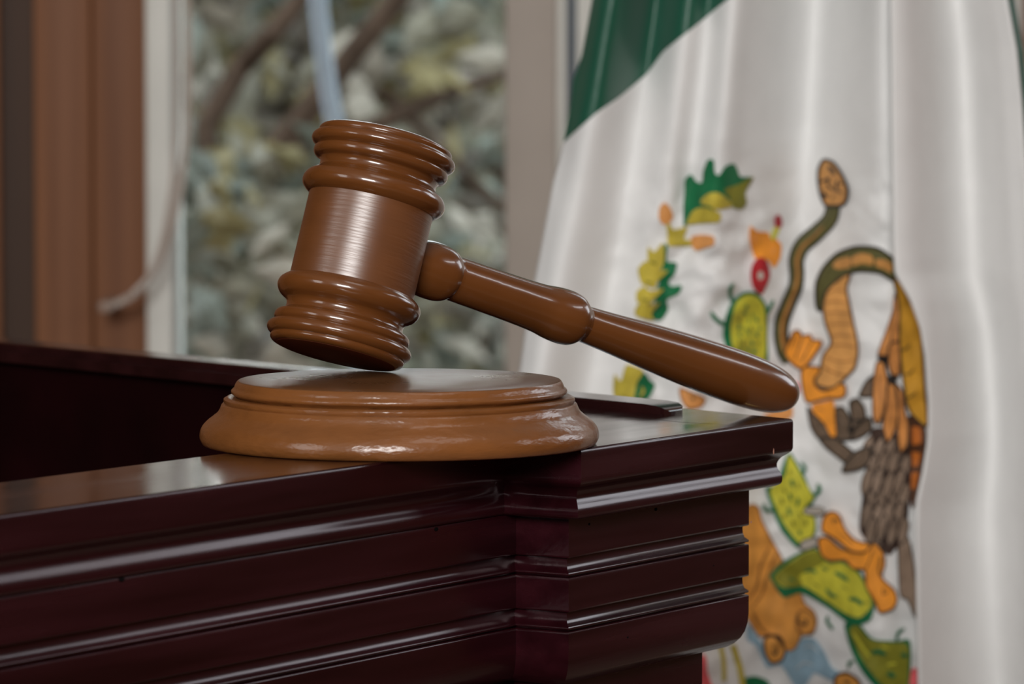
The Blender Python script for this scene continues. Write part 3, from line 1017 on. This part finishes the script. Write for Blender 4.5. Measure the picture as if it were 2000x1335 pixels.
# --- snake
def two_tone_snake():
    ctr = [(492, 330), (470, 425), (385, 515), (290, 600), (252, 690), (255, 780), (245, 870), (200, 980), (160, 1090), (152, 1190), (170, 1290), (205, 1350)]
    s = ribbon('snake_body', 'S', ctr, [(0, 30), (0.25, 36), (0.5, 31), (0.75, 32), (1, 28)], 'dark', 1)
    ribbon('snake_back', 'S', ctr, [(0, 24), (0.25, 28), (0.5, 22), (1, 20)], 'snake', 2, s)
    ribbon('back_stripe', 'S', [(430, 470), (370, 535), (290, 610), (258, 690), (260, 790), (245, 880), (205, 985), (165, 1090), (160, 1190), (180, 1290)], [(0, 3), (0.3, 8), (0.6, 8), (1, 9)], 'shell_dark', 3, s)


two_tone_snake()
patch('snake_head', 'S', [(400, 95), (432, 42), (490, 62), (540, 130), (580, 220), (578, 290), (552, 332), (490, 342), (440, 332), (410, 262), (395, 170)], 'snake_tan', 3, outline=(7, 'dark'),
      marks=[([(460, 80), (495, 125), (505, 140)], 10, 'dark'), ([(400, 190), (445, 168), (465, 160)], 7, 'dark'), ([(470, 150), (455, 200), (495, 245)], 6, 'dark'), ([(520, 170), (510, 230), (545, 255)], 6, 'dark'), ([(415, 265), (460, 278)], 10, 'dark'), ([(555, 190), (525, 200)], 6, 'dark'), ([(450, 220), (430, 240)], 4, 'dark'), ([(500, 270), (480, 300)], 3, 'dark')])
patch('snake_coil', 'S', [(384, 1000), (380, 850), (428, 740), (520, 650), (640, 608), (780, 618), (880, 685), (905, 740), (890, 825), (790, 775), (650, 765), (560, 800), (490, 875), (440, 945), (410, 1020)], 'snake', 1, outline=(6, 'dark'))
patch('coil_spot', 'S', [(488, 730), (520, 690), (602, 675), (602, 738), (520, 752)], 'snake_tan', 2)
patch('coil_spot', 'S', [(618, 672), (680, 650), (745, 668), (748, 725), (680, 715), (620, 730)], 'snake_tan', 2)
patch('coil_spot', 'S', [(768, 690), (820, 690), (872, 718), (870, 775), (820, 750), (775, 735)], 'snake_tan', 2)
bel = [(1655, 535), (1634, 548), (1614, 570), (1607, 600), (1612, 632), (1623, 668), (1607, 694), (1603, 714), (1594, 737), (1594, 750), (1616, 758), (1637, 752), (1653, 735), (1669, 718), (1675, 689), (1673, 662), (1667, 635), (1660, 600), (1653, 563), (1660, 538)]
st = [([(1614, 572), (1634, 566), (1652, 570)], 3, 'shell_dark'), ([(1609, 592), (1632, 588), (1656, 592)], 3, 'shell_dark'), ([(1609, 612), (1634, 610), (1660, 612)], 3, 'shell_dark'), ([(1613, 634), (1640, 632), (1665, 634)], 3, 'shell_dark'),
      ([(1620, 655), (1645, 654), (1669, 656)], 3, 'shell_dark'), ([(1622, 674), (1650, 674), (1673, 680)], 3, 'shell_dark'), ([(1609, 695), (1640, 706), (1672, 702)], 3, 'shell_dark'), ([(1604, 714), (1630, 728), (1655, 733)], 4, 'shell_dark')]
patch('snake_belly', 'P', bel, 'belly', 2, outline=(5, 'brown'), marks=st)

# --- upper talon and leg
patch('eagle_claw', 'P', [(1533, 690), (1540, 668), (1549, 648), (1560, 645), (1567, 656), (1581, 653), (1587, 664), (1603, 665), (1603, 675), (1575, 713), (1562, 720), (1545, 708)], 'orange', 4, outline=(4, 'brown'), tension=0.3,
      marks=[([(1567, 656), (1559, 680), (1552, 702)], 3.5, 'brown'), ([(1587, 664), (1576, 686), (1565, 708)], 3.5, 'brown'), ([(1551, 655), (1545, 680)], 3, 'brown')])
patch('eagle_foot', 'C1', [(120, 345), (200, 335), (265, 342), (275, 380), (225, 440), (232, 500), (300, 545), (400, 520), (430, 488), (490, 498), (492, 580), (440, 610), (330, 612), (180, 648), (140, 612), (110, 450)], 'orange', 3, outline=(4, 'brown'))
patch('eagle_leg', 'C1', [(210, 672), (390, 632), (402, 780), (412, 930), (372, 945), (310, 830), (215, 730)], 'orange', 4, tension=0.2, marks=[([(230, 700), (320, 720)], 2, 'shell_dark')])
patch('ribbon_end', 'C1', [(30, 465), (85, 488), (90, 560), (40, 585)], 'pink', 1)
patch('ribbon_end', 'P', [(1490, 812), (1520, 800), (1546, 793), (1546, 815), (1520, 822)], 'tan', 1)
for i, q in enumerate(([(165, 690), (215, 742), (310, 840), (372, 960), (260, 960), (198, 865)], [(408, 700), (470, 690), (520, 760), (542, 850), (540, 965), (420, 965), (405, 800)],
                       [(535, 640), (600, 615), (655, 690), (664, 790), (560, 805), (538, 720)], [(535, 940), (620, 830), (705, 778), (722, 880), (640, 945), (550, 975)],
                       [(270, 965), (400, 955), (540, 1060), (585, 1100), (520, 1185), (420, 1115), (330, 1045)], [(470, 1250), (500, 1170), (580, 1080), (705, 1035), (705, 1150), (620, 1225)],
                       [(615, 590), (680, 460), (748, 418), (742, 585)], [(520, 900), (560, 800), (640, 770), (600, 850)])):
    cx, cy = sum(a for a, b in q) / len(q), sum(b for a, b in q) / len(q)
    patch('leg_feather', 'C1', q, 'feather_dark', 1 + i % 3, outline=(4.5, 'dark'), tension=0.3,
          marks=[([((q[0][0] + cx) / 2, (q[0][1] + cy) / 2), (cx, cy), ((q[len(q) // 2][0] + cx) / 2, (q[len(q) // 2][1] + cy) / 2)], 3, 'feather')])

# --- wing
patch('wing_underside', 'P', [(1775, 812), (1806, 830), (1809, 865), (1802, 925), (1788, 985), (1778, 985), (1776, 880)], 'umber', 1)
patch('underside_bar', 'C1', [(1075, 860), (1150, 870), (1152, 1000), (1080, 1012)], 'amber', 2, tension=0.2)
patch('underside_bar', 'C1', [(1075, 1080), (1148, 1092), (1125, 1195), (1080, 1205)], 'amber', 2, tension=0.2)
patch('underside_bar', 'C1', [(1070, 1260), (1130, 1260), (1100, 1400), (1068, 1400)], 'amber', 2, tension=0.2)
patch('wing_edge', 'P', [(1746, 542), (1770, 566), (1790, 603), (1799, 650), (1803, 709), (1806, 760), (1811, 830), (1787, 815), (1774, 797), (1767, 766), (1760, 707), (1755, 640), (1757, 612), (1752, 575)], 'gold', 2, outline=(5, 'brown'),
      marks=[([(1758, 683), (1768, 682), (1778, 672)], 6, 'gold_dark'), ([(1765, 731), (1775, 730), (1785, 720)], 6, 'gold_dark'), ([(1768, 777), (1778, 775), (1790, 766)], 6, 'gold_dark')])
for q in ([(1748, 572), (1756, 610), (1757, 655), (1742, 692), (1715, 693), (1722, 668), (1733, 640), (1744, 605)],):
    patch('wing_feather', 'P', q, 'rust', 2, tension=0.25, marks=[([(1748, 600), (1743, 640), (1738, 690)], 3.5, 'brown')], outline=(3, 'brown'))
for q in ([(768, 300), (832, 310), (862, 500), (832, 720), (780, 832), (735, 780), (735, 500)], [(880, 150), (962, 130), (964, 400), (892, 402), (868, 300)],
          [(858, 480), (940, 520), (952, 700), (930, 880), (860, 995), (820, 850), (848, 700)], [(928, 480), (990, 560), (1012, 720), (1042, 840), (1032, 1020), (972, 1085), (950, 950), (950, 700)]):
    cx = sum(a for a, b in q) / len(q)
    patch('wing_feather', 'C1', q, 'rust', 3, tension=0.3, outline=(4.5, 'brown'), marks=[([(cx - 4, q[0][1] + 100), (cx, q[0][1] + 200), (cx, q[0][1] + 330)], 2.5, 'shell_dark')])
patch('wing_dark_bar', 'C1', [(770, 245), (880, 240), (860, 300), (850, 360), (830, 310), (780, 275)], 'dark', 4, tension=0.2)  # bars stitched in dark thread between the wing feathers
patch('wing_dark_bar', 'C1', [(870, 420), (960, 415), (930, 470), (900, 500), (870, 470)], 'dark', 4, tension=0.2)
# --- body feathers, row over row
body = patch('eagle_body', 'P', [(1702, 842), (1740, 842), (1776, 872), (1777, 960), (1774, 1010), (1772, 1070), (1790, 1180), (1788, 1200), (1774, 1168), (1757, 1156), (1752, 1072), (1738, 1083), (1706, 1068), (1679, 1034), (1686, 960)], 'brown', 1)
rf = random.Random(3)
for row in range(7):
    n = 4
    for k in range(n):
        x = 1702 + 21 * k + (9 if row % 2 else 0) - row * 1.0
        y = 852 + row * 31 + rf.uniform(-5, 5)
        if x > 1774 or (row == 6 and k == 0):
            continue
        L_, w = 56, 19
        lean = -0.28 + 0.02 * row
        q = [(x, y), (x + w * 0.45 + lean * L_ * 0.3, y + L_ * 0.3), (x + w * 0.4 + lean * L_ * 0.7, y + L_ * 0.72), (x + lean * L_, y + L_), (x - w * 0.45 + lean * L_ * 0.7, y + L_ * 0.72), (x - w * 0.5 + lean * L_ * 0.3, y + L_ * 0.3)]
        if y + L_ > 1092:
            continue
        patch('body_feather', 'P', q, 'feather', 2 + (row % 3), outline=(3.4, 'brown'), tension=0.4, parent=fl,
              marks=[([(x, y + 10), (x + lean * L_ * 0.5, y + L_ * 0.5), (x + lean * L_ * 0.9, y + L_ * 0.9)], 1.6, 'brown')])
patch('tail_feather', 'P', [(1755, 1060), (1772, 1045), (1784, 1100), (1792, 1180), (1788, 1205), (1772, 1170), (1758, 1158)], 'feather', 3, outline=(3, 'brown'))

# --- shell, cactus pads, lower talon, water
sh = patch('shell_ornament', 'C2', [(-60, 600), (-10, 450), (60, 380), (110, 398), (132, 480), (190, 600), (280, 770), (270, 860), (220, 900), (260, 1000), (330, 1020), (400, 1000), (440, 1080), (500, 1130), (522, 1200), (490, 1290), (420, 1290), (370, 1390), (300, 1400), (200, 1290), (120, 1300), (0, 1100), (-60, 900)], 'shell', 1, outline=(4, 'shell_dark'),
           marks=[([(200, 660), (130, 800), (100, 950), (40, 1060)], 7, 'shell_dark'), ([(250, 700), (175, 880), (140, 1000), (60, 1115)], 7, 'shell_dark'), ([(70, 1130), (120, 1230), (180, 1290)], 9, 'shell_dark')])
patch('shell_curl', 'C3', [(578, 645), (650, 608), (722, 680), (752, 740), (722, 820), (640, 842), (588, 765)], 'shell', 3, outline=(5, 'brown'), marks=[([(650, 690), (690, 720), (670, 770), (640, 740)], 6, 'brown'), ([(600, 620), (700, 620), (750, 720)], 6, 'brown')])
patch('shell_curl', 'C3', [(860, 420), (930, 398), (1000, 460), (1005, 550), (930, 602), (870, 572), (848, 500)], 'shell', 3, outline=(4, 'shell_dark'), marks=[([(870, 430), (860, 490), (920, 520), (935, 470)], 6, 'brown')])
o = patch('cactus_pad', 'C2', [(165, 262), (235, 240), (300, 60), (340, 15), (440, 180), (470, 260), (515, 330), (480, 400), (515, 480), (515, 580), (400, 690), (280, 570), (210, 420)], 'green', 1, tension=0.3,
          marks=[([(215, 420), (170, 420), (150, 370)], 8, 'green'), ([(500, 320), (540, 280), (530, 230)], 9, 'green'), ([(420, 170), (440, 120), (410, 80)], 7, 'green')])
patch('pad_face', 'C2', [(195, 285), (300, 170), (330, 28), (420, 180), (498, 330), (438, 400), (508, 480), (498, 590), (400, 645), (290, 510)], 'cactus', 2, tension=0.3, parent=o,
      marks=[([(330, 130), (338, 170)], 6, 'cactus_dark'), ([(345, 200), (358, 250)], 9, 'green'), ([(290, 260), (300, 300)], 6, 'cactus_dark'), ([(385, 230), (395, 270)], 6, 'cactus_dark'), ([(330, 300), (345, 350)], 7, 'green'), ([(270, 330), (285, 375)], 7, 'cactus_dark'), ([(395, 330), (385, 390)], 7, 'green'),
             ([(320, 400), (338, 455)], 8, 'green'), ([(290, 440), (305, 480)], 6, 'cactus_dark'), ([(400, 430), (415, 470)], 6, 'cactus_dark'), ([(350, 490), (365, 540)], 6, 'cactus_dark'), ([(440, 480), (450, 530)], 6, 'cactus_dark'), ([(400, 560), (410, 600)], 6, 'green')])
patch('cactus_spine', 'C2', [(430, 430), (460, 395), (560, 400), (580, 440), (540, 450), (470, 450)], 'grey', 3, outline=(3, 'brown'))
patch('cactus_spine', 'C2', [(400, 680), (430, 630), (520, 610), (530, 660), (440, 700)], 'grey', 3, outline=(3, 'brown'))
dm = [([(430, 850), (480, 840), (525, 862)], 9, 'green'), ([(650, 855), (700, 880), (745, 920)], 10, 'green'), ([(590, 970), (620, 1010), (665, 1030)], 9, 'green'), ([(750, 1040), (800, 1050), (845, 1085)], 11, 'green'), ([(330, 890), (370, 920)], 9, 'green'), ([(560, 820), (600, 840)], 6, 'green'), ([(700, 950), (740, 980)], 5, 'cactus_dark'), ([(500, 930), (540, 960)], 5, 'cactus_dark'), ([(860, 1060), (890, 1080)], 5, 'cactus_dark')]
o = patch('cactus_pad', 'C2', [(192, 880), (260, 800), (400, 720), (520, 688), (600, 780), (700, 778), (825, 850), (905, 990), (932, 1080), (902, 1190), (800, 1228), (720, 1195), (600, 1105), (420, 1003), (300, 1035), (238, 970)], 'green', 2)
patch('pad_face', 'C2', [(228, 880), (400, 740), (520, 700), (600, 790), (700, 790), (810, 860), (890, 1000), (908, 1090), (830, 1172), (740, 1152), (600, 1062), (430, 952), (290, 962)], 'cactus', 3, parent=o, marks=dm)
patch('pad_blush', 'C2', [(235, 880), (400, 745), (520, 705), (580, 780), (500, 830), (400, 880), (420, 945), (295, 958)], 'cactus_dark', 3.4, parent=o)
patch('eagle_toe', 'C2', [(560, 560), (572, 470), (620, 428), (680, 450), (722, 550), (800, 630), (900, 660), (860, 712), (760, 702), (640, 612)], 'orange', 5, outline=(4, 'brown'), marks=[([(650, 520), (640, 480), (690, 500)], 4, 'brown'), ([(700, 580), (780, 650)], 2.5, 'brown')])
patch('eagle_talon', 'C2', [(535, 622), (600, 612), (700, 690), (850, 722), (930, 650), (992, 720), (1002, 800), (982, 890), (1070, 980), (1088, 1050), (1060, 1112), (970, 1138), (930, 1060), (870, 950), (860, 842), (780, 830), (720, 770), (610, 772), (550, 720)], 'orange', 4, outline=(4, 'brown'),
      marks=[([(920, 690), (900, 760), (865, 840)], 3.5, 'brown'), ([(980, 740), (960, 850), (980, 890)], 4, 'brown'), ([(1000, 960), (990, 1010), (1030, 990)], 4, 'brown')])
patch('water', 'C3', [(440, 515), (560, 680), (640, 850), (740, 760), (800, 740), (900, 640), (1000, 640), (1080, 740), (1150, 880), (1222, 930), (1150, 995), (1000, 930), (910, 1060), (850, 1060), (720, 865), (600, 880), (510, 700), (430, 640)], 'blue', 1, tension=0.3,
      marks=[([(900, 720), (980, 700), (1040, 760)], 3, 'white'), ([(840, 900), (920, 840), (1000, 870)], 3, 'white')])
o = patch('cactus_pad', 'C3', [(1258, 515), (1385, 515), (1500, 640), (1700, 658), (1815, 655), (1822, 900), (1790, 1120), (1600, 1120), (1420, 935), (1318, 745)], 'green', 1,
          marks=[([(1700, 660), (1715, 590), (1770, 550)], 7, 'green'), ([(1340, 830), (1300, 840), (1290, 890)], 7, 'green'), ([(1120, 440), (1110, 490), (1160, 560)], 7, 'green')])
patch('pad_face', 'C3', [(1300, 560), (1372, 530), (1480, 645), (1650, 672), (1792, 690), (1802, 900), (1770, 1110), (1640, 1090), (1450, 880), (1350, 700)], 'cactus_dark', 2, parent=o,
      marks=[([(1480, 760), (1550, 750), (1610, 780)], 11, 'green'), ([(1740, 770), (1790, 790)], 11, 'green'), ([(1620, 930), (1690, 960)], 11, 'green'), ([(1330, 590), (1400, 700), (1480, 800)], 8, 'cactus'), ([(1620, 860), (1700, 850)], 7, 'cactus'), ([(1560, 700), (1640, 730)], 5, 'cactus')])
patch('shell_curl', 'C3', [(1180, 965), (1270, 928), (1372, 990), (1392, 1100), (1200, 1100)], 'shell', 1, outline=(6, 'brown'), marks=[([(1260, 1010), (1300, 1010)], 8, 'brown')])
patch('ribbon_edge', 'C3', [(40, 780), (85, 800), (96, 920), (142, 1080), (40, 1080)], 'pink', 1)
patch('ribbon_edge', 'C3', [(1832, 900), (1880, 900), (1880, 1080), (1800, 1080)], 'pink', 1)
ribbon('wreath_stem', 'C3', [(205, 690), (230, 800), (238, 900), (235, 1000)], 9, 'olive', 1)
ribbon('wreath_stem', 'C3', [(310, 690), (345, 800), (375, 900), (400, 1060)], 12, 'olive', 1)
patch('oak_leaf', 'C3', [(395, 985), (500, 958), (610, 1000), (620, 1080), (395, 1080)], 'green', 1)

# flag pole behind the cloth
ploc = (at(1560, 0, 2.05).x, 2.06, FZ)
pole = empty('flagpole', ploc)
tag(pole, 'brass flagpole on a round base standing hidden behind the hanging flag', 'flagpole')
bm = bmesh.new()
lathe(bm, [(0, 0.0), (0.016, 0.0), (0.016, 1.95), (0, 1.95)], 24)
finish('pole', bm, M['brass'], pole)
bm = bmesh.new()
lathe(bm, [(0, 0.0), (0.15, 0.0), (0.155, 0.012), (0.12, 0.035), (0.05, 0.06), (0.03, 0.12), (0.017, 0.13), (0, 0.13)], 40)
finish('pole_base', bm, M['brass'], pole)
bm = bmesh.new()
lathe(bm, [(0, 1.95), (0.02, 1.95), (0.025, 1.97), (0.012, 1.99), (0.03, 2.04), (0.0, 2.14)], 24)
finish('finial', bm, M['brass'], pole)
